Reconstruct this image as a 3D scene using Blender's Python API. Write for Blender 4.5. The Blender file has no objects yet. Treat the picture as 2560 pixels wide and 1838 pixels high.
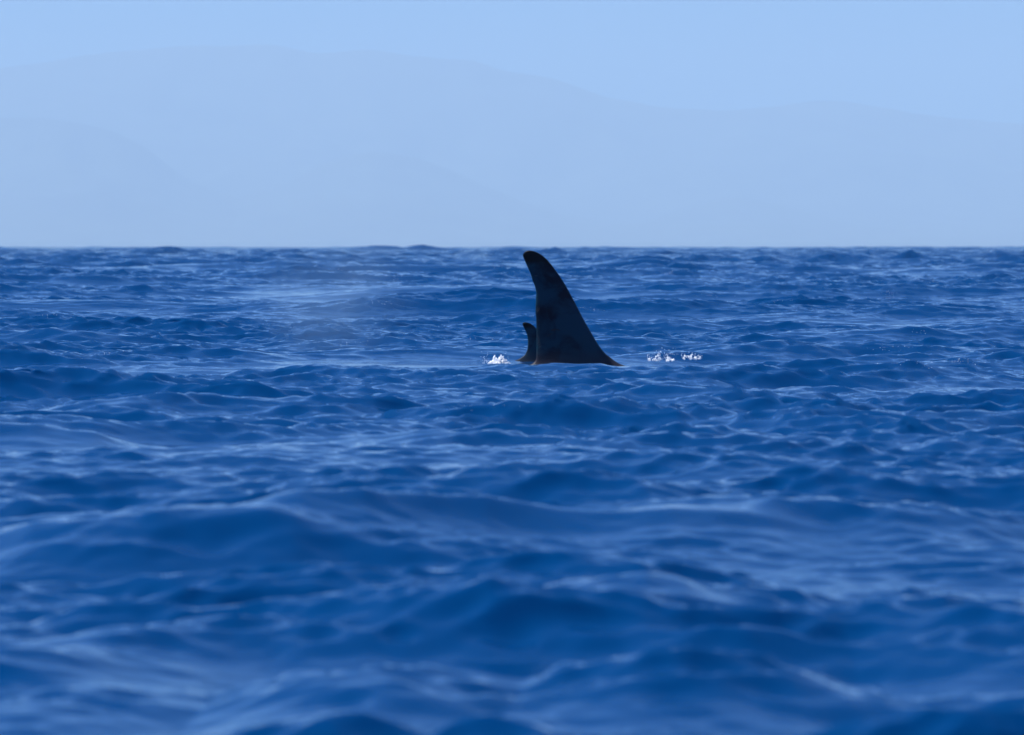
import bpy, bmesh, math, random
import numpy as np
from mathutils import Vector, noise as mnoise

C = bpy.context.scene.collection
sc = bpy.context.scene
R = math.radians
rng = np.random.default_rng(11)
random.seed(5)

# ------------------------------------------------------------------ camera, sky, sun
CAM_H = 1.75
F_PX = 200 / 36 * 2560            # focal length in pixels of the 2560 px wide photograph
LEVEL = 609                       # pixel row of the level line
FOCUS = 77.0
cam_d = bpy.data.cameras.new('camera')
cam = bpy.data.objects.new('camera', cam_d)
C.objects.link(cam)
cam.location = (0, 0, CAM_H)
cam.rotation_euler = (R(90) - math.atan((919 - LEVEL) / F_PX), 0, 0)
cam_d.lens = 200
cam_d.sensor_width = 36
cam_d.clip_start = 0.5
cam_d.clip_end = 120000
cam_d.dof.use_dof = True
cam_d.dof.focus_distance = 91.0      # a little beyond the fins: near water soft, far water crisp
cam_d.dof.aperture_fstop = 4.0
sc.camera = cam

SUN_EL, SUN_AZ = 56.0, -80.0       # azimuth from +Y (straight ahead), negative = left
w = bpy.data.worlds.new('World')
sc.world = w
w.use_nodes = True
nt = w.node_tree
nt.nodes.clear()
sky = nt.nodes.new('ShaderNodeTexSky')
sky.sky_type = 'NISHITA'
sky.sun_disc = False
sky.sun_elevation = R(SUN_EL)
sky.sun_rotation = R(SUN_AZ)
sky.air_density = 1.0
sky.dust_density = 0.3
sky.ozone_density = 3.0
tint = nt.nodes.new('ShaderNodeMix')
tint.data_type = 'RGBA'
tint.blend_type = 'MULTIPLY'
tint.inputs['Factor'].default_value = 1.0
tint.inputs['B'].default_value = (0.16, 0.535, 1.06, 1)
bg = nt.nodes.new('ShaderNodeBackground')
bg.inputs['Strength'].default_value = 0.10
wo = nt.nodes.new('ShaderNodeOutputWorld')
nt.links.new(sky.outputs['Color'], tint.inputs['A'])
nt.links.new(tint.outputs['Result'], bg.inputs['Color'])
nt.links.new(bg.outputs['Background'], wo.inputs['Surface'])

sun_d = bpy.data.lights.new('sun', 'SUN')
sun_d.energy = 5.0
sun_d.angle = R(0.5)
sun_d.color = (1.0, 0.97, 0.93)
sun = bpy.data.objects.new('sun', sun_d)
C.objects.link(sun)
sv = Vector((math.sin(R(SUN_AZ)) * math.cos(R(SUN_EL)), math.cos(R(SUN_AZ)) * math.cos(R(SUN_EL)), math.sin(R(SUN_EL))))
sun.rotation_euler = sv.to_track_quat('Z', 'Y').to_euler()
sun.location = (-40, 60, 80)

vs = sc.view_settings
vs.view_transform = 'Standard'
vs.look = 'None'
vs.exposure = 0.35
vs.gamma = 1.0
vs.use_curve_mapping = False
sc.render.engine = 'CYCLES'
sc.cycles.use_denoising = True
sc.cycles.max_bounces = 8
sc.cycles.volume_bounces = 3
sc.cycles.sample_clamp_indirect = 6.0

EARTH = 6.37e6


def at(px, py, d):
    """Point of the place seen at pixel px, py of the 2560x1838 photograph, d metres out."""
    return Vector(((px - 1280) / F_PX * d, d, CAM_H - (py - LEVEL) / F_PX * d))


# ------------------------------------------------------------------ materials
def new_mat(name):
    m = bpy.data.materials.new(name)
    m.use_nodes = True
    t = m.node_tree
    t.nodes.clear()
    out = t.nodes.new('ShaderNodeOutputMaterial')
    return m, t, out


def N(t, kind, **kw):
    n = t.nodes.new(kind)
    for k, v in kw.items():
        if k in n.inputs:
            n.inputs[k].default_value = v
        else:
            setattr(n, k, v)
    return n


def mat_water():
    m, t, out = new_mat('sea_water')
    b = N(t, 'ShaderNodeBsdfPrincipled')
    b.inputs['Base Color'].default_value = (0.0, 0.039, 0.138, 1)
    b.inputs['Roughness'].default_value = 0.025
    b.inputs['IOR'].default_value = 1.333
    b.inputs['Specular Tint'].default_value = (0.3, 1.0, 1.0, 1)
    geo = N(t, 'ShaderNodeNewGeometry')
    sep = N(t, 'ShaderNodeMapping')
    sep.inputs['Scale'].default_value = (1.0, 1.5, 1.0)
    sep.inputs['Rotation'].default_value = (0, 0, R(14))
    t.links.new(geo.outputs['Position'], sep.inputs['Vector'])
    n1 = N(t, 'ShaderNodeTexNoise', Scale=3.2, Detail=4.0, Roughness=0.55, Distortion=0.4)
    n2 = N(t, 'ShaderNodeTexNoise', Scale=30.0, Detail=3.0, Roughness=0.55, Distortion=0.3)
    n3 = N(t, 'ShaderNodeTexNoise', Scale=0.8, Detail=3.0, Roughness=0.55, Distortion=0.3)
    for n in (n1, n2, n3):
        t.links.new(sep.outputs['Vector'], n.inputs['Vector'])
    at_ = N(t, 'ShaderNodeAttribute', attribute_name='far')
    b1 = N(t, 'ShaderNodeBump', Strength=1.0, Distance=0.003)
    b2 = N(t, 'ShaderNodeBump', Strength=1.0, Distance=0.001)
    b3 = N(t, 'ShaderNodeBump', Distance=0.8)
    t.links.new(n3.outputs['Fac'], b3.inputs['Height'])
    t.links.new(at_.outputs['Fac'], b3.inputs['Strength'])
    t.links.new(n1.outputs['Fac'], b1.inputs['Height'])
    t.links.new(n2.outputs['Fac'], b2.inputs['Height'])
    t.links.new(b3.outputs['Normal'], b1.inputs['Normal'])
    t.links.new(b1.outputs['Normal'], b2.inputs['Normal'])
    t.links.new(b2.outputs['Normal'], b.inputs['Normal'])
    t.links.new(b.outputs['BSDF'], out.inputs['Surface'])
    return m


def mat_whale(name, z0, tip_z):
    """Black wet skin, a grey saddle low on the back, uneven damp sheen."""
    m, t, out = new_mat(name)
    b = N(t, 'ShaderNodeBsdfPrincipled', Roughness=0.35)
    geo = N(t, 'ShaderNodeNewGeometry')
    sx = N(t, 'ShaderNodeSeparateXYZ')
    t.links.new(geo.outputs['Position'], sx.inputs['Vector'])
    nz = N(t, 'ShaderNodeTexNoise', Scale=3.0, Detail=4.0, Roughness=0.6)
    t.links.new(geo.outputs['Position'], nz.inputs['Vector'])
    # saddle: grows below z0
    add = N(t, 'ShaderNodeMath', operation='MULTIPLY_ADD')
    add.inputs[1].default_value = 0.16
    t.links.new(nz.outputs['Fac'], add.inputs[0])
    t.links.new(sx.outputs['Z'], add.inputs[2])
    mr = N(t, 'ShaderNodeMapRange')
    mr.inputs['From Min'].default_value = z0 + 0.28
    mr.inputs['From Max'].default_value = z0 + 0.02
    t.links.new(add.outputs[0], mr.inputs['Value'])
    mix = N(t, 'ShaderNodeMix', data_type='RGBA')
    mix.inputs['B'].default_value = (0.030, 0.025, 0.032, 1)
    t.links.new(mr.outputs['Result'], mix.inputs['Factor'])
    # dark mottling
    nb = N(t, 'ShaderNodeTexNoise', Scale=2.6, Detail=5.0, Roughness=0.55, Distortion=0.6)
    t.links.new(geo.outputs['Position'], nb.inputs['Vector'])
    ramp = N(t, 'ShaderNodeValToRGB')
    ramp.color_ramp.elements[0].position = 0.36
    ramp.color_ramp.elements[0].color = (0.0, 0.002, 0.012, 1)
    ramp.color_ramp.elements[1].position = 0.52
    ramp.color_ramp.elements[1].color = (0.005, 0.032, 0.055, 1)
    t.links.new(nb.outputs['Fac'], ramp.inputs['Fac'])
    tip = N(t, 'ShaderNodeMapRange')
    tip.inputs['From Min'].default_value = tip_z - 0.03
    tip.inputs['From Max'].default_value = tip_z + 0.03
    t.links.new(add.outputs[0], tip.inputs['Value'])
    mt = N(t, 'ShaderNodeMix', data_type='RGBA')
    mt.inputs['B'].default_value = (0.002, 0.002, 0.005, 1)
    t.links.new(tip.outputs['Result'], mt.inputs['Factor'])
    t.links.new(ramp.outputs['Color'], mt.inputs['A'])
    t.links.new(mt.outputs['Result'], mix.inputs['A'])
    t.links.new(mix.outputs['Result'], b.inputs['Base Color'])
    rr = N(t, 'ShaderNodeMapRange')
    rr.inputs['To Min'].default_value = 0.30
    rr.inputs['To Max'].default_value = 0.62
    t.links.new(nb.outputs['Fac'], rr.inputs['Value'])
    t.links.new(rr.outputs['Result'], b.inputs['Roughness'])
    b.inputs['Specular IOR Level'].default_value = 0.15
    nf = N(t, 'ShaderNodeTexNoise', Scale=30.0, Detail=3.0)
    t.links.new(geo.outputs['Position'], nf.inputs['Vector'])
    bp = N(t, 'ShaderNodeBump', Strength=0.4, Distance=0.006)
    t.links.new(nf.outputs['Fac'], bp.inputs['Height'])
    t.links.new(bp.outputs['Normal'], b.inputs['Normal'])
    t.links.new(b.outputs['BSDF'], out.inputs['Surface'])
    return m


def mat_plain(name, col, rough, noise_amt=0.25, scale=20):
    m, t, out = new_mat(name)
    b = N(t, 'ShaderNodeBsdfPrincipled', Roughness=rough)
    n = N(t, 'ShaderNodeTexNoise', Scale=scale, Detail=3.0)
    g = N(t, 'ShaderNodeNewGeometry')
    t.links.new(g.outputs['Position'], n.inputs['Vector'])
    r = N(t, 'ShaderNodeValToRGB')
    r.color_ramp.elements[0].position = 0.3
    r.color_ramp.elements[1].position = 0.7
    r.color_ramp.elements[0].color = (*[c * (1 - noise_amt) for c in col], 1)
    r.color_ramp.elements[1].color = (*col, 1)
    t.links.new(n.outputs['Fac'], r.inputs['Fac'])
    t.links.new(r.outputs['Color'], b.inputs['Base Color'])
    t.links.new(b.outputs['BSDF'], out.inputs['Surface'])
    return m


def mat_foam_glint():
    m, t, out = new_mat('white_foam_glint')
    b = N(t, 'ShaderNodeBsdfPrincipled', Roughness=0.3)
    b.inputs['Base Color'].default_value = (0.96, 0.97, 0.98, 1)
    b.inputs['Subsurface Weight'].default_value = 1.0
    b.inputs['Subsurface Radius'].default_value = (1.0, 1.0, 1.0)
    b.inputs['Subsurface Scale'].default_value = 0.05
    t.links.new(b.outputs['BSDF'], out.inputs['Surface'])
    return m


M_WATER = mat_water()
M_FOAM_GLINT = mat_foam_glint()  # white for splash foam, also for the flecks that imitate sun glints
M_HILL = mat_plain('hill_scrub', (0.10, 0.12, 0.08), 0.9, 0.5, 0.002)


def link_mesh(name, verts, faces, mat, parent=None, smooth=True):
    me = bpy.data.meshes.new(name)
    if isinstance(verts, np.ndarray):
        me.vertices.add(len(verts))
        me.vertices.foreach_set('co', np.ascontiguousarray(verts, np.float32).ravel())
        n = len(faces)
        me.loops.add(n * 4)
        me.loops.foreach_set('vertex_index', faces.astype(np.int32).ravel())
        me.polygons.add(n)
        me.polygons.foreach_set('loop_start', np.arange(0, n * 4, 4, dtype=np.int32))
        me.polygons.foreach_set('loop_total', np.full(n, 4, np.int32))
        me.update(calc_edges=True)
    else:
        me.from_pydata(verts, [], faces)
        me.update()
    me.materials.append(mat)
    if smooth:
        me.polygons.foreach_set('use_smooth', np.ones(len(me.polygons), bool))
    o = bpy.data.objects.new(name, me)
    C.objects.link(o)
    o.parent = parent
    return o


# ------------------------------------------------------------------ the sea
class Band:
    """One band of the wave spectrum as a periodic tile, turned so that the tiles never line up."""

    def __init__(self, L, n, lo, hi, slope, rot, choppy=0.9, power=4.0, spread=3.0, wind=(0.12, -1.0)):
        self.L, self.n = L, n
        self.c, self.s = math.cos(rot), math.sin(rot)
        k1 = np.fft.fftfreq(n, L / n) * 2 * np.pi
        kx, ky = np.meshgrid(k1, k1, indexing='xy')
        k = np.hypot(kx, ky)
        k[0, 0] = 1e9
        wl = 2 * np.pi / k
        wx, wy = wind
        wn = math.hypot(wx, wy)
        # wind in tile axes
        tx, ty = (self.c * wx + self.s * wy) / wn, (-self.s * wx + self.c * wy) / wn
        cosang = (kx * tx + ky * ty) / k
        D = np.abs(cosang) ** spread + 0.05
        P = k ** (-power) * D * ((wl > lo) & (wl < hi))
        h = (rng.normal(size=(n, n)) + 1j * rng.normal(size=(n, n))) * np.sqrt(P)
        z = np.fft.ifft2(h).real
        hs = np.fft.fft2(z)
        gx = np.fft.ifft2(1j * kx * hs).real
        gy = np.fft.ifft2(1j * ky * hs).real
        sc_ = slope / math.sqrt((gx ** 2 + gy ** 2).mean())
        self.z = (z * sc_).astype(np.float32)
        self.dx = (np.fft.ifft2(1j * kx / k * hs).real * sc_ * choppy).astype(np.float32)
        self.dy = (np.fft.ifft2(1j * ky / k * hs).real * sc_ * choppy).astype(np.float32)

    def sample(self, x, y):
        u = ((self.c * x + self.s * y) / self.L * self.n) % self.n
        v = ((-self.s * x + self.c * y) / self.L * self.n) % self.n
        i, j = u.astype(np.int32), v.astype(np.int32)
        fu, fv = (u - i).astype(np.float32), (v - j).astype(np.float32)
        i %= self.n
        j %= self.n
        i2, j2 = (i + 1) % self.n, (j + 1) % self.n
        w00, w10, w01, w11 = (1 - fu) * (1 - fv), fu * (1 - fv), (1 - fu) * fv, fu * fv
        res = []
        for f in (self.dx, self.dy, self.z):
            res.append(f[j, i] * w00 + f[j, i2] * w10 + f[j2, i] * w01 + f[j2, i2] * w11)
        dx, dy, z = res
        return self.c * dx - self.s * dy, self.s * dx + self.c * dy, z


BANDS = [  # band, (spacing where it starts to fade, spacing where it is gone)
    (Band(23.7, 1024, 0.14, 1.0, 0.29, 0.3, choppy=0.7, spread=3.2, power=3.1), (0.25, 0.9)),
    (Band(71.3, 1024, 1.1, 4.0, 0.11, -0.2, power=3.8, spread=4.0), (1.2, 4.0)),
    (Band(293.0, 1024, 4.0, 14.0, 0.078, 0.5, spread=8.0), (4.0, 14.0)),
]
SWELL = []
for _ in range(10):
    L = random.uniform(16, 48)
    a = R(90 + random.gauss(0, 28))
    SWELL.append((2 * math.pi / L * math.cos(a), 2 * math.pi / L * math.sin(a), random.uniform(0, 6.28), 0.0022 * L))
# single larger waves: pixel column and row of the crest in the photograph, distance, half width (m), height (m), lean
RIDGES = [
    # px, distance, half-width m, height, skew (y shift per metre of x)
    (1150, 32.3, 1.90, 0.38, 0.06),
    (2080, 33.0, 1.30, 0.17, -0.05),
    (330, 31.2, 1.3, 0.32, 0.12),
    (1670, 26.0, 0.7, 0.27, 0.05),
    (1275, 25.4, 0.65, 0.10, 0.0),
    (2440, 25.6, 0.5, 0.16, 0.0),
    (120, 23.8, 0.8, 0.12, 0.0),
    (930, 22.9, 0.6, 0.045, 0.0),
    (1660, 22.7, 0.6, 0.04, 0.0),
    (870, 20.6, 0.4, 0.05, 0.0),
    (1330, 20.3, 0.4, 0.06, 0.0),
    (1750, 63.0, 2.0, 0.14, 0.1),
    (1000, 47.0, 1.3, 0.14, 0.05),
    (2350, 54.0, 1.6, 0.20, 0.0),
    (1300, 42.0, 1.0, 0.10, 0.0),
    (2420, 44.0, 0.9, 0.18, 0.0),
    (750, 44.5, 1.6, 0.14, -0.03),
    (60, 50.0, 0.9, 0.24, 0.0),
    (540, 58.0, 2.2, 0.22, 0.2),
    (60, 97.0, 2.6, 0.34, 0.0),
    (2350, 100.0, 3.4, 0.32, 0.0),
]


def smooth01(t):
    t = np.clip(t, 0, 1)
    return t * t * (3 - 2 * t)


def sea(x, y, spacing):
    """Displacement of the sea surface at rest point x, y."""
    dx = np.zeros_like(x)
    dy = np.zeros_like(x)
    z = np.zeros_like(x)
    # gust patches: some areas rougher than others
    gust = 1 + 0.5 * np.sin(x * 0.21 + y * 0.043 + 1.0) * np.sin(y * 0.097 - x * 0.05) + 0.2 * np.sin(y * 0.031 + x * 0.011)
    g = np.zeros_like(z)
    for px, d, hw, h, skew in RIDGES:
        g = np.maximum(g, np.exp(-((x - (px - 1280) / F_PX * d) / (1.5 * hw)) ** 2 - ((y - d) / (2.2 + 0.02 * d)) ** 2))
    calm = 1 - 0.85 * g                # the long waves make room for the single larger ones
    for b, (f0, f1) in BANDS[::-1]:    # long waves first; the ripples ride on their crests and leave the hollows smooth
        wgt = 1 - smooth01((spacing - f0) / (f1 - f0))
        m = wgt > 0.001
        if not m.any():
            continue
        a, c, h = b.sample(x[m], y[m])
        q = wgt[m] * (gust[m] if b.L < 100 else calm[m]) * (1 + (0.8 if b.L > 100 else 0.7) * smooth01((y[m] - 150) / 350))
        if b.L < 50:
            q = q * (0.22 + 1.0 * smooth01(z[m] / 0.22 + 0.5)) * (0.75 + 0.3 * smooth01((y[m] - 35) / 40))
        elif b.L < 100:
            q = q * (0.42 + 1.0 * smooth01(z[m] / 0.3 + 0.5))
        dx[m] += a * q
        dy[m] += c * q
        z[m] += h * q
    swell_far = 0.35 + 0.65 * smooth01((y - 60) / 120) + 0.9 * smooth01((y - 250) / 500)
    for kx, ky, ph, A0 in SWELL:
        A = A0 * swell_far * calm
        t = kx * x + ky * y + ph
        kk = math.hypot(kx, ky)
        z += A * np.cos(t)
        dx -= A * kx / kk * np.sin(t)
        dy -= A * ky / kk * np.sin(t)
    for px, d, hw, h, skew in RIDGES:
        x0 = (px - 1280) / F_PX * d
        X = (x - x0) / hw
        yc = d + skew * (x - x0) + 0.16 * hw * np.sin(X * 2.3 + px) + 0.05 * hw * np.sin(X * 6.1 + d)
        Y = y - yc
        wid = 0.8 + 0.012 * d
        e = 0.06
        A_ = np.sqrt(Y * Y + e * e) - e
        prof = np.where(Y < 0, np.exp(-A_ / (0.46 * wid)), np.exp(-A_ / (1.2 * wid)))
        peak = np.abs(np.sin(X * 2.6 + px * 0.7)) * 0.22 + np.abs(np.sin(X * 5.7 + d * 3.0)) * 0.10
        z += h * prof * np.exp(-np.abs(X) ** 2.4) * (1.12 - peak)
    return dx, dy, z


def radii():
    r, out = 1.0, []
    while r < 26000:
        out.append(r)
        if r < 14:
            r += 0.6
        elif r < 45:
            r += 0.055
        elif r < 160:
            r += 0.085
        else:
            r += 0.14 * (r / 160) ** 1.65
    return np.array(out)


def angles():
    da = 0.00066
    a, out = 0.0, [0.0]
    while a < math.pi:
        if a > 0.108:
            da *= 1.28
        da = min(da, 0.16)
        a += da
        out.append(min(a, math.pi))
    out = np.array(out)
    return np.concatenate([-out[::-1][:-1], out])


rad, ang = radii(), angles()
print('sea grid', len(rad), len(ang), len(rad) * len(ang))
AA, RR = np.meshgrid(ang, rad)
X0, Y0 = RR * np.sin(AA), RR * np.cos(AA)
dr = np.gradient(rad)
da = np.gradient(ang)
spc = np.maximum(dr[:, None] * np.ones_like(AA), np.abs(RR * da[None, :]) * 1.0)
xs, ys, sp = X0.ravel(), Y0.ravel(), spc.ravel()
dx, dy, dz = sea(xs, ys, sp)
# calm the very nearest metres so that nothing rises to the camera, level of the whales' patch
WX, WY, WL = 0.1, FOCUS, 0.14
fall = np.exp(-(((xs - WX) / 3.2) ** 2 + ((ys - WY) / 2.6) ** 2))
fall = np.minimum(1, 1.25 * fall)
keep = 1 - 0.85 * fall
WL = CAM_H - (913 - LEVEL) / F_PX * np.clip(ys, 76.0, 82.0)
dz = dz * keep + WL * fall
# trough just before and behind the crest that carries the whales' water line
corr = smooth01((ys - 45) / 12) * (1 - smooth01((ys - 77.5) / 3)) * smooth01((xs + 4.5) / 2) * (1 - smooth01((xs - 1.1) / 0.9))
row = np.interp(xs / FOCUS * F_PX + 1280, [1180, 1270, 1326, 1377, 1436, 1475, 1540], [909, 908, 913, 907, 910, 904, 901])
sight = CAM_H - (row - LEVEL) / F_PX * ys
dz = np.where(corr > 0, dz - corr * 0.01 * np.logaddexp(0, (dz - sight) / 0.01), dz)
X, Y = xs + dx * keep, ys + dy * keep
dz -= rad.repeat(len(ang)) ** 2 / (2 * EARTH)
V = np.stack([X, Y, dz], 1)
nr, na = len(rad), len(ang)
idx = np.arange(nr * na).reshape(nr, na)
F = np.stack([idx[:-1, :-1], idx[:-1, 1:], idx[1:, 1:], idx[1:, :-1]], -1).reshape(-1, 4)[:, ::-1]
water = link_mesh('sea_water', V, F, M_WATER)
water['kind'] = 'structure'
water['label'] = 'deep blue choppy sea reaching to the horizon'
fa = water.data.attributes.new('far', 'FLOAT', 'POINT')
fa.data.foreach_set('value', (smooth01((sp - 0.25) / 1.2)).astype(np.float32))


# ------------------------------------------------------------------ far mountains
def range_mesh(name, pts, dist, depth, label, seed, rough=1.0):
    """A mountain range: skyline given as photo pixels, slopes falling towards the viewer with spurs and gullies."""
    pts = sorted(pts)
    nx, ny = 420, 70
    xs_ = np.linspace(pts[0][0], pts[-1][0], nx)
    hs_ = np.interp(xs_, [p[0] for p in pts], [p[1] for p in pts])
    ker = np.hanning(11)
    ker /= ker.sum()
    hs_ = np.convolve(np.pad(hs_, 5, 'edge'), ker, 'valid')
    verts, faces = [], []
    for j in range(ny):
        v = j / (ny - 1)                       # 0 at the shore, 1 behind the crest
        for i in range(nx):
            xw = (xs_[i] - 1280) / F_PX * dist
            top = CAM_H + (LEVEL - hs_[i]) / F_PX * dist
            s = min(v / 0.7, 1.0)
            back = max(0.0, (v - 0.7) / 0.3)
            yw = dist - depth * 0.7 + v * depth
            p = Vector((xw / (depth * 0.28) + seed, yw / (depth * 0.55), seed))
            rid = 1 - abs(mnoise.fractal(p, 1.0, 2.1, 5)) * 1.6
            z = top * (s ** 1.1) * (1 - 0.55 * back)
            z *= 1 - (1 - rid) * 0.45 * rough * math.sin(math.pi * min(s, 0.999)) if s < 1 else 1
            if s >= 1 or s > 0.93:
                z += top * 0.006 * mnoise.noise(Vector((xw / (dist * 0.004), seed, v))) * rough
            z -= dist * dist / (2 * EARTH) * (1 if v == 0 else 0)
            verts.append((xw, yw, z if v > 0 else -280))
    for j in range(ny - 1):
        for i in range(nx - 1):
            a = j * nx + i
            faces.append((a, a + 1, a + nx + 1, a + nx))
    o = link_mesh(name, verts, faces, M_HILL)
    o['kind'] = 'structure'
    o['label'] = label
    return o


S = 2560 / 2268
main = [(-1800, 330), (-900, 250), (-300, 190), (0, 150), (200, 118), (400, 100), (590, 95), (660, 108), (720, 120), (765, 110), (820, 104), (870, 118),
        (960, 126), (1050, 130), (1095, 150), (1160, 160), (1230, 172), (1285, 193), (1335, 212), (1380, 218), (1450, 234), (1530, 240),
        (1620, 243), (1710, 234), (1770, 226), (1820, 219), (1880, 223), (1950, 236), (2030, 250), (2130, 262), (2268, 273), (2600, 330), (3300, 420), (4000, 470)]
range_mesh('mountain_range', [(a * S, b * S) for a, b in main], 55000, 11000, 'long hazy mountain ridge fading into the pale blue sky', 3.1)
left = [(-1500, 380), (-500, 280), (-100, 262), (0, 258), (60, 255), (120, 262), (200, 275), (260, 290), (330, 330), (420, 400), (520, 440), (640, 400),
        (720, 360), (830, 330), (940, 350), (1010, 380), (1120, 430), (1220, 470), (1400, 500), (1500, 470), (1620, 430), (1760, 460), (1900, 500), (2300, 520), (3000, 530)]
range_mesh('foothills', [(a * S, b * S) for a, b in left], 47000, 6000, 'lower foothills in haze before the mountain ridge', 8.4)


# ------------------------------------------------------------------ killer whales
def resample(pts, zs):
    """x of an outline given as (x, z) points, at heights zs (z must rise)."""
    pts = sorted(pts, key=lambda p: p[1])
    return np.interp(zs, [p[1] for p in pts], [p[0] for p in pts])


def whale_mesh(lead, trail, tip, yaw_y, thick, body_c, body_len, body_r, nz=90, base_z=None):
    """One continuous skin: spindle body with flukes under the surface and the dorsal fin lofted out of its back.
    lead / trail: outline points (x, z) in metres."""
    verts, faces = [], []
    z_lo = max(min(p[1] for p in lead), min(p[1] for p in trail))
    z_hi = tip[1]
    # fin as stacked rings of an airfoil
    nseg = 20
    rings = []
    zs = z_lo + (z_hi - z_lo) * (1 - (1 - np.linspace(0, 1, nz)) ** 1.5)
    xl, xt = resample(lead + [tip], zs), resample(trail + [tip], zs)
    for z, a, b in zip(zs, xl, xt):
        ch = a - b
        rel = (z - z_lo) / (z_hi - z_lo)
        th = thick * (1 - 0.62 * rel) * min(1, math.sqrt(max(ch, 0) / 0.12)) + 0.30 * thick * 4 * math.exp(-rel * 16)
        ring = []
        for s in range(nseg):
            u = s / nseg * 2 * math.pi
            c = math.cos(u)
            xx = (c + 1) / 2                 # 1 = leading edge
            # blunt leading edge, thinner trailing edge
            prof = math.sin(abs(u) if u <= math.pi else 2 * math.pi - u) * (0.55 + 0.45 * xx)
            yy = th * 0.5 * prof * (1 if u <= math.pi else -1)
            ring.append(len(verts))
            verts.append((b + ch * xx, yaw_y + yy, z))
        rings.append(ring)
    for r0, r1 in zip(rings, rings[1:]):
        for s in range(nseg):
            s2 = (s + 1) % nseg
            faces.append((r0[s], r0[s2], r1[s2], r1[s]))
    faces.append(tuple(rings[-1]))
    # body: rings along x, +x is the head
    bx, by, bz = body_c
    prev = None
    nb = 64
    prof = [(0, .03), (.05, .06), (.12, .12), (.22, .27), (.35, .52), (.48, .80), (.6, .97), (.7, 1.0), (.8, .93), (.9, .72), (.96, .5), (1, .05)]
    for i in range(nb + 1):
        t = i / nb
        r = body_r * np.interp(t, [p[0] for p in prof], [p[1] for p in prof])
        cx = bx + (t - 0.6) * body_len
        cz = bz + (body_r - r) * 0.45 - 0.55 * body_r * max(0, (0.45 - t)) * 2.0
        ring = []
        for s in range(28):
            u = s / 28 * 2 * math.pi
            ring.append(len(verts))
            verts.append((cx, by + r * 0.9 * math.cos(u), cz + r * math.sin(u)))
        if prev:
            for s in range(28):
                s2 = (s + 1) % 28
                faces.append((prev[s], ring[s], ring[s2], prev[s2]))
        else:
            faces.append(tuple(ring))
        prev = ring
        if i == 0:
            tail = (cx, by, cz)
    faces.append(tuple(reversed(prev)))
    # flukes and flippers, lofted from the skin
    def blade(root, tipv, ch0, ch1, th, n=8, flat='z'):
        pr = None
        for i in range(n + 1):
            t = i / n
            c = Vector(root).lerp(Vector(tipv), t)
            ch = ch0 + (ch1 - ch0) * t ** 1.3
            ring = []
            for s in range(10):
                u = s / 10 * 2 * math.pi
                ring.append(len(verts))
                verts.append((c.x + ch / 2 * math.cos(u), c.y, c.z + th * (1 - .8 * t) * math.sin(u)))
            if pr:
                for s in range(10):
                    s2 = (s + 1) % 10
                    faces.append((pr[s], pr[s2], ring[s2], ring[s]))
            pr = ring
        faces.append(tuple(pr))
    for sgn in (-1, 1):
        blade((tail[0] + .15, by, tail[2]), (tail[0] - .35, by + sgn * body_r * 1.15, tail[2]), .7, .12, .06)
        blade((bx + body_len * .2, by + sgn * body_r * .6, bz - body_r * .4), (bx + body_len * .1, by + sgn * body_r * 1.5, bz - body_r * .9), .5, .25, .07)
    return verts, faces


def zp(x, y):                       # zoomed crop pixel -> photograph pixel
    return 1200 + x / 5.086, 600 + y / 5.086


def outline(pts, d):
    out = []
    for x, y in pts:
        p = at(*zp(x, y), d)
        out.append((p.x, p.z))
    return out


D1, D2 = FOCUS, FOCUS + 2.3
lead1 = outline([(652, 136), (700, 147), (750, 170), (800, 203), (860, 258), (920, 330), (1000, 440), (1080, 562), (1150, 690), (1220, 820), (1290, 960), (1350, 1070),
                 (1420, 1190), (1490, 1310), (1545, 1390), (1595, 1447), (1650, 1487), (1690, 1522), (1735, 1552), (1800, 1590), (2300, 1700)], D1)
trail1 = outline([(600, 139), (570, 152), (550, 175), (545, 200), (552, 225), (570, 262), (590, 310), (612, 362), (640, 420), (656, 470), (668, 520), (688, 560), (703, 605), (712, 650), (716, 690), (711, 730),
                  (712, 770), (706, 830), (708, 880), (705, 930), (713, 980), (716, 1040), (718, 1100), (718, 1250), (717, 1400), (714, 1500), (704, 1540), (660, 1578), (560, 1620), (400, 1650)], D1)
tip1 = outline([(622, 133)], D1)[0]
lead2 = outline([(600, 1050), (640, 1063), (680, 1090), (730, 1140), (790, 1220), (850, 1320), (910, 1430), (980, 1500), (1100, 1550), (1300, 1600)], D2)
trail2 = outline([(552, 1052), (541, 1063), (541, 1080), (560, 1120), (582, 1160), (598, 1205), (608, 1260), (610, 1320), (606, 1370), (597, 1412), (575, 1455), (540, 1487), (490, 1518),
                  (420, 1542), (350, 1562), (200, 1600)], D2)
tip2 = outline([(572, 1046)], D2)[0]
base1 = at(*zp(900, 1560), D1)
base2 = at(*zp(700, 1560), D2)


def whale(lead, trail, tip, d, base, thick, blen, br, label, tip_drop):
    v, f = whale_mesh(lead, trail, tip, 0.0, thick, (base.x - 0.15, 0.0, base.z - br * 1.03 - 0.07), blen, br)
    v = [(a - base.x, b, c - base.z) for a, b, c in v]
    o = link_mesh('killer_whale', v, f, mat_whale('whale_skin', base.z, tip[1] - tip_drop))
    bm = bmesh.new()
    bm.from_mesh(o.data)
    bmesh.ops.recalc_face_normals(bm, faces=bm.faces)
    bm.to_mesh(o.data)
    bm.free()
    o.location = (base.x, d, base.z)
    o['label'] = label
    o['category'] = 'whale'
    o['group'] = 'killer whales at the surface'
    return o


w1 = whale(lead1, trail1, tip1, D1, base1, 0.15, 7.2, 0.85,
           'big black killer whale with tall curved dorsal fin, scratched near its rear edge', 0.10)
w2 = whale(lead2, trail2, tip2, D2, base2, 0.09, 5.4, 0.62,
           'smaller killer whale behind, its short dorsal fin half hidden by the tall fin', 0.0)


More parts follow.
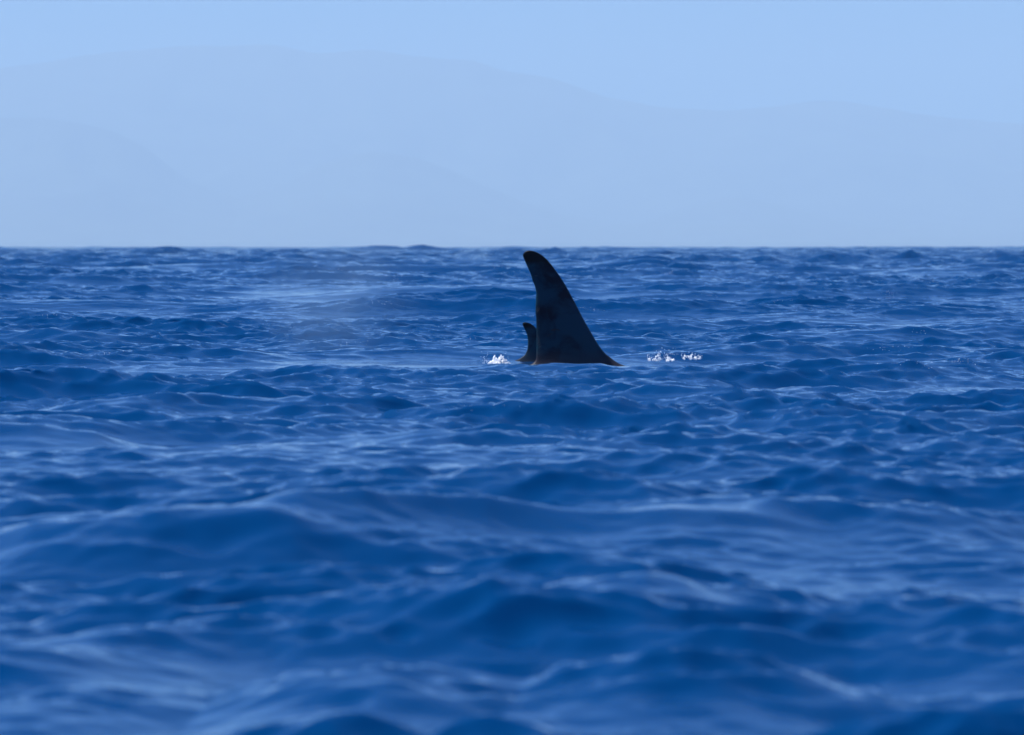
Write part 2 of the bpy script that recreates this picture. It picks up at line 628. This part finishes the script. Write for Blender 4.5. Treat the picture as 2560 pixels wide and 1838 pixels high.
def scar(whale_o, p0, p1, wid, mat, d, bow=0.1, label=None):
    """A thin raised scratch on the flank facing the viewer, from crop pixel p0 to p1."""
    A, B = at(*zp(*p0), d), at(*zp(*p1), d)
    n = 9
    verts, faces = [], []
    ax = (B - A)
    pr = Vector((-ax.z, 0, ax.x)).normalized()
    dg = bpy.context.evaluated_depsgraph_get()
    inv = whale_o.location
    for i in range(n):
        t = i / (n - 1)
        c = A.lerp(B, t) + pr * math.sin(t * math.pi) * bow * ax.length + pr * 0.0016 * math.sin(i * 2.7 + p0[0])
        hw = wid * math.sin(math.pi * (0.08 + 0.84 * t)) * (0.75 + 0.25 * math.sin(i * 1.9 + p0[1]))
        for q in (c - pr * hw, c + pr * hw):
            ok, loc, nor, _ = whale_o.ray_cast(Vector((q.x - inv.x, -3, q.z - inv.z)), Vector((0, 1, 0)))
            y = loc.y if ok else -0.02
            verts.append((q.x - inv.x, y - 0.003, q.z - inv.z))
            verts.append((q.x - inv.x, y + 0.006, q.z - inv.z))
    for i in range(n - 1):
        a = i * 4
        faces += [(a, a + 2, a + 6, a + 4), (a, a + 4, a + 5, a + 1), (a + 2, a + 3, a + 7, a + 6)]
    o = link_mesh('scar', verts, faces, mat, whale_o)
    if label:
        o['label'] = label
    return o


bpy.context.view_layer.update()
M_DARK = mat_plain('scar_dark', (0.002, 0.002, 0.004), 0.7)
M_PALE = mat_plain('scar_pale', (0.2, 0.18, 0.18), 0.6)
M_MID = mat_plain('scar_mid', (0.09, 0.09, 0.11), 0.6)
for p0, p1, wd in [((905, 1140), (1030, 1158), 0.010), ((855, 1230), (930, 1185), 0.007), ((900, 1148), (960, 1160), 0.012)]:
    scar(w1, p0, p1, wd, M_DARK, D1)
for p0, p1, wd in [((716, 905), (760, 858), 0.0016), ((718, 925), (762, 878), 0.0020), ((715, 885), (748, 845), 0.0012)]:
    scar(w1, p0, p1, wd, M_PALE, D1, 0.03)
for p0, p1, wd in [((728, 1275), (750, 1230), 0.0020), ((735, 1300), (762, 1255), 0.0018), ((725, 1325), (765, 1290), 0.0018), ((730, 1350), (775, 1318), 0.0014),
                   ((742, 1375), (790, 1340), 0.0014), ((722, 1240), (738, 1210), 0.0014), ((690, 462), (735, 455), 0.0022)]:
    scar(w1, p0, p1, wd, M_MID, D1, 0.03)


# ------------------------------------------------------------------ splashes
def ico(bm, c, r, sub=1, sq=1.0):
    ret = bmesh.ops.create_icosphere(bm, subdivisions=sub, radius=r)
    for v in ret['verts']:
        v.co.z *= sq
        v.co += Vector(c)


def splash(px0, px1, py_base, peaks, d, label, seed, n_drop, spread_left=0.0, dens=1.0):
    """Crown of thrown water with loose drops. peaks: (photo px, photo py of the top, width px)."""
    rnd = random.Random(seed)
    o0 = at((px0 + px1) / 2, py_base, d)
    root = bpy.data.objects.new('water_splash', None)
    C.objects.link(root)
    root.location = o0
    root['label'] = label
    root['category'] = 'splash'
    root['group'] = 'splashes round the whales'
    root.empty_display_size = 0.1
    pxm = d / F_PX
    bm = bmesh.new()
    for px, py, wpx in peaks:
        top = at(px, py, d)
        h = top.z - o0.z
        # each tongue of water is a leaning, breaking string of lumps over a ragged foot
        lean = rnd.gauss(0, 0.35)
        for k in range(int(46 * dens)):
            t = rnd.random() ** 0.8
            wob = 0.5 * math.sin(t * 7 + px) * wpx * pxm
            rr = (1 - t) ** 1.3 if k % 3 else (1 - t) ** 0.4
            x = top.x - o0.x + lean * (t - 1) * h + wob * 0.3 + rnd.gauss(0, 0.42) * wpx * pxm * (0.2 + rr)
            y = rnd.gauss(0, 0.6) * wpx * pxm * (0.3 + rr)
            z = t * h * (0.7 + 0.3 * rnd.random()) - 0.01
            ico(bm, (x, y, z), rnd.uniform(0.25, 1.0) * (0.006 + 0.009 * rr + (0.005 if dens > 1 else 0)), 1, rnd.uniform(0.7, 1.9))
    me = bpy.data.meshes.new('foam_crown')
    bm.to_mesh(me)
    bm.free()
    me.materials.append(M_FOAM_GLINT)
    o = bpy.data.objects.new('foam_crown', me)
    C.objects.link(o)
    o.parent = root
    rm = o.modifiers.new('merge', 'REMESH')
    rm.mode = 'VOXEL'
    rm.voxel_size = 0.0045
    rm.use_smooth_shade = True
    o['kind'] = 'stuff'
    bm = bmesh.new()
    x0, x1 = at(px0, py_base, d).x - o0.x, at(px1, py_base, d).x - o0.x
    hmax = max(at(p[0], p[1], d).z - o0.z for p in peaks)
    for k in range(n_drop):
        x = rnd.uniform(x0 - spread_left, x1)
        z = abs(rnd.gauss(0, 0.45)) * hmax
        ico(bm, (x, rnd.gauss(0, 0.12), z), rnd.uniform(0.0016, 0.0055), 1)
    me = bpy.data.meshes.new('droplets')
    bm.to_mesh(me)
    bm.free()
    me.materials.append(M_FOAM_GLINT)
    dr_ = bpy.data.objects.new('droplets', me)
    C.objects.link(dr_)
    dr_.parent = root
    dr_['kind'] = 'stuff'
    return root


splash(1222, 1272, 909, [(1253, 884, 5), (1257, 888, 6), (1250, 890, 7), (1240, 892, 6), (1262, 898, 12), (1232, 900, 12), (1246, 900, 26), (1237, 887, 2.5), (1268, 904, 8), (1226, 904, 6)], D1 + 0.5,
       'dense white splash at the left behind the small fin', 1, 90, 0.12, 1.3)
splash(1620, 1690, 901, [(1653, 874, 5), (1640, 886, 8), (1668, 882, 6), (1628, 890, 8), (1650, 890, 12), (1672, 892, 8), (1684, 894, 6), (1645, 880, 3)], D1 + 0.4,
       'ragged splash with thin jets just right of the tall fin', 2, 90, 0.02, 0.55)
splash(1702, 1756, 897, [(1712, 884, 6), (1730, 880, 4), (1722, 887, 8), (1742, 886, 7), (1750, 888, 5), (1735, 889, 14)], D1 + 0.6,
       'low broken splash farthest right of the tall fin', 3, 60, 0.0, 0.5)


# white flecks modelled in place of sun glints on the steepest small crests
gz = dz.reshape(nr, na)
gx_, gy_ = X.reshape(nr, na), Y.reshape(nr, na)
slope = (gz[2:, :] - gz[:-2, :]) / np.maximum(gy_[2:, :] - gy_[:-2, :], 0.03)
slope = np.concatenate([slope[:1], slope, slope[-1:]])
ok = (rad[:, None] > 48) & (rad[:, None] < 420) & (np.abs(ang)[None, :] < 0.095)
level = np.where(rad[:, None] < 150, 0.30, 0.22)
cand = np.argwhere(ok & (gz > level * 0.6) & (slope > 0.36))
rf = random.Random(9)
flecks, spots = bmesh.new(), []
order = list(range(len(cand)))
rf.shuffle(order)
order.sort(key=lambda k: abs(math.log(rad[cand[k][0]] / 24) / math.log(420 / 24) - rf.random()))
for k in order:
    a, b = cand[k]
    y0 = rad[a]
    row_ = 1.75 * F_PX / y0
    if any(abs(row_ - q[0]) < 14 and abs(ang[b] - q[1]) < 0.02 for q in spots):
        continue
    spots.append((row_, ang[b]))
    s_ = (y0 / FOCUS) ** 0.6
    for _ in range(rf.randint(10, 26)):
        ii = min(max(int(round(a + rf.gauss(0, 0.7))), 0), nr - 1)
        jj = min(max(int(b + rf.gauss(0, 3.6 / s_)), 0), na - 1)
        ico(flecks, (gx_[ii, jj] + rf.gauss(0, 0.02), gy_[ii, jj], gz[ii, jj] + 0.001), rf.uniform(0.002, 0.0065) * s_, 1, 0.5)
    if len(spots) >= 34:
        break
print('flecks', len(cand), len(spots))
me = bpy.data.meshes.new('glint_flecks')
flecks.to_mesh(me)
flecks.free()
me.materials.append(M_FOAM_GLINT)
ff = bpy.data.objects.new('glint_flecks', me)
C.objects.link(ff)
ff['kind'] = 'stuff'
ff['label'] = 'tiny pale flecks standing in for sun glints on the steep wave crests'


# ------------------------------------------------------------------ air
def box_mesh(name, lo, hi, mat):
    x0, y0, z0 = lo
    x1, y1, z1 = hi
    v = [(x0, y0, z0), (x1, y0, z0), (x1, y1, z0), (x0, y1, z0), (x0, y0, z1), (x1, y0, z1), (x1, y1, z1), (x0, y1, z1)]
    f = [(0, 3, 2, 1), (4, 5, 6, 7), (0, 1, 5, 4), (1, 2, 6, 5), (2, 3, 7, 6), (3, 0, 4, 7)]
    return link_mesh(name, v, f, mat, smooth=False)


HAZE = 0.49e-4
m, t, out = new_mat('haze')
pv = N(t, 'ShaderNodeVolumePrincipled', Density=HAZE, Anisotropy=0.0)
pv.inputs['Color'].default_value = (0.67, 0.87, 1.0, 1)
t.links.new(pv.outputs['Volume'], out.inputs['Volume'])
hz = box_mesh('haze', (-60000, -27000, -290), (60000, 66000, 2100), m)
hz['kind'] = 'stuff'
hz['label'] = 'thin blue haze over the sea'

# breath of the whales drifting to the left: a faint cloud of droplets
m, t, out = new_mat('breath_mist')
tc = N(t, 'ShaderNodeTexCoord')
vl = N(t, 'ShaderNodeVectorMath', operation='LENGTH')
t.links.new(tc.outputs['Object'], vl.inputs[0])
mr = N(t, 'ShaderNodeMapRange', interpolation_type='SMOOTHSTEP')
mr.inputs['From Min'].default_value = 1.0
mr.inputs['From Max'].default_value = 0.1
t.links.new(vl.outputs['Value'], mr.inputs['Value'])
nn = N(t, 'ShaderNodeTexNoise', Scale=1.1, Detail=4.0, Distortion=0.2)
t.links.new(tc.outputs['Object'], nn.inputs['Vector'])
nr_ = N(t, 'ShaderNodeMapRange')
nr_.inputs['From Min'].default_value = 0.38
nr_.inputs['From Max'].default_value = 0.68
t.links.new(nn.outputs['Fac'], nr_.inputs['Value'])
mu = N(t, 'ShaderNodeMath', operation='MULTIPLY')
t.links.new(mr.outputs['Result'], mu.inputs[0])
t.links.new(nr_.outputs['Result'], mu.inputs[1])
mu2 = N(t, 'ShaderNodeMath', operation='MULTIPLY')
mu2.inputs[1].default_value = 0.22
t.links.new(mu.outputs[0], mu2.inputs[0])
pv = N(t, 'ShaderNodeVolumePrincipled')
pv.inputs['Color'].default_value = (0.68, 0.9, 1, 1)
pv.inputs['Anisotropy'].default_value = 0.3
t.links.new(mu2.outputs[0], pv.inputs['Density'])
t.links.new(pv.outputs['Volume'], out.inputs['Volume'])
bm = bmesh.new()
bmesh.ops.create_icosphere(bm, subdivisions=3, radius=1.0)
me = bpy.data.meshes.new('mist')
bm.to_mesh(me)
bm.free()
me.materials.append(m)
mist = bpy.data.objects.new('mist', me)
C.objects.link(mist)
pc = at(840, 735, 86)
mist.location = pc
mist.scale = (1.6, 1.5, 1.5)
mist.rotation_euler = (0, R(18), 0)
mist['kind'] = 'stuff'
mist['label'] = 'faint drifting mist of whale breath left of the fins'
print('tris', sum(len(o.data.polygons) * 2 for o in sc.objects if o.type == 'MESH'))
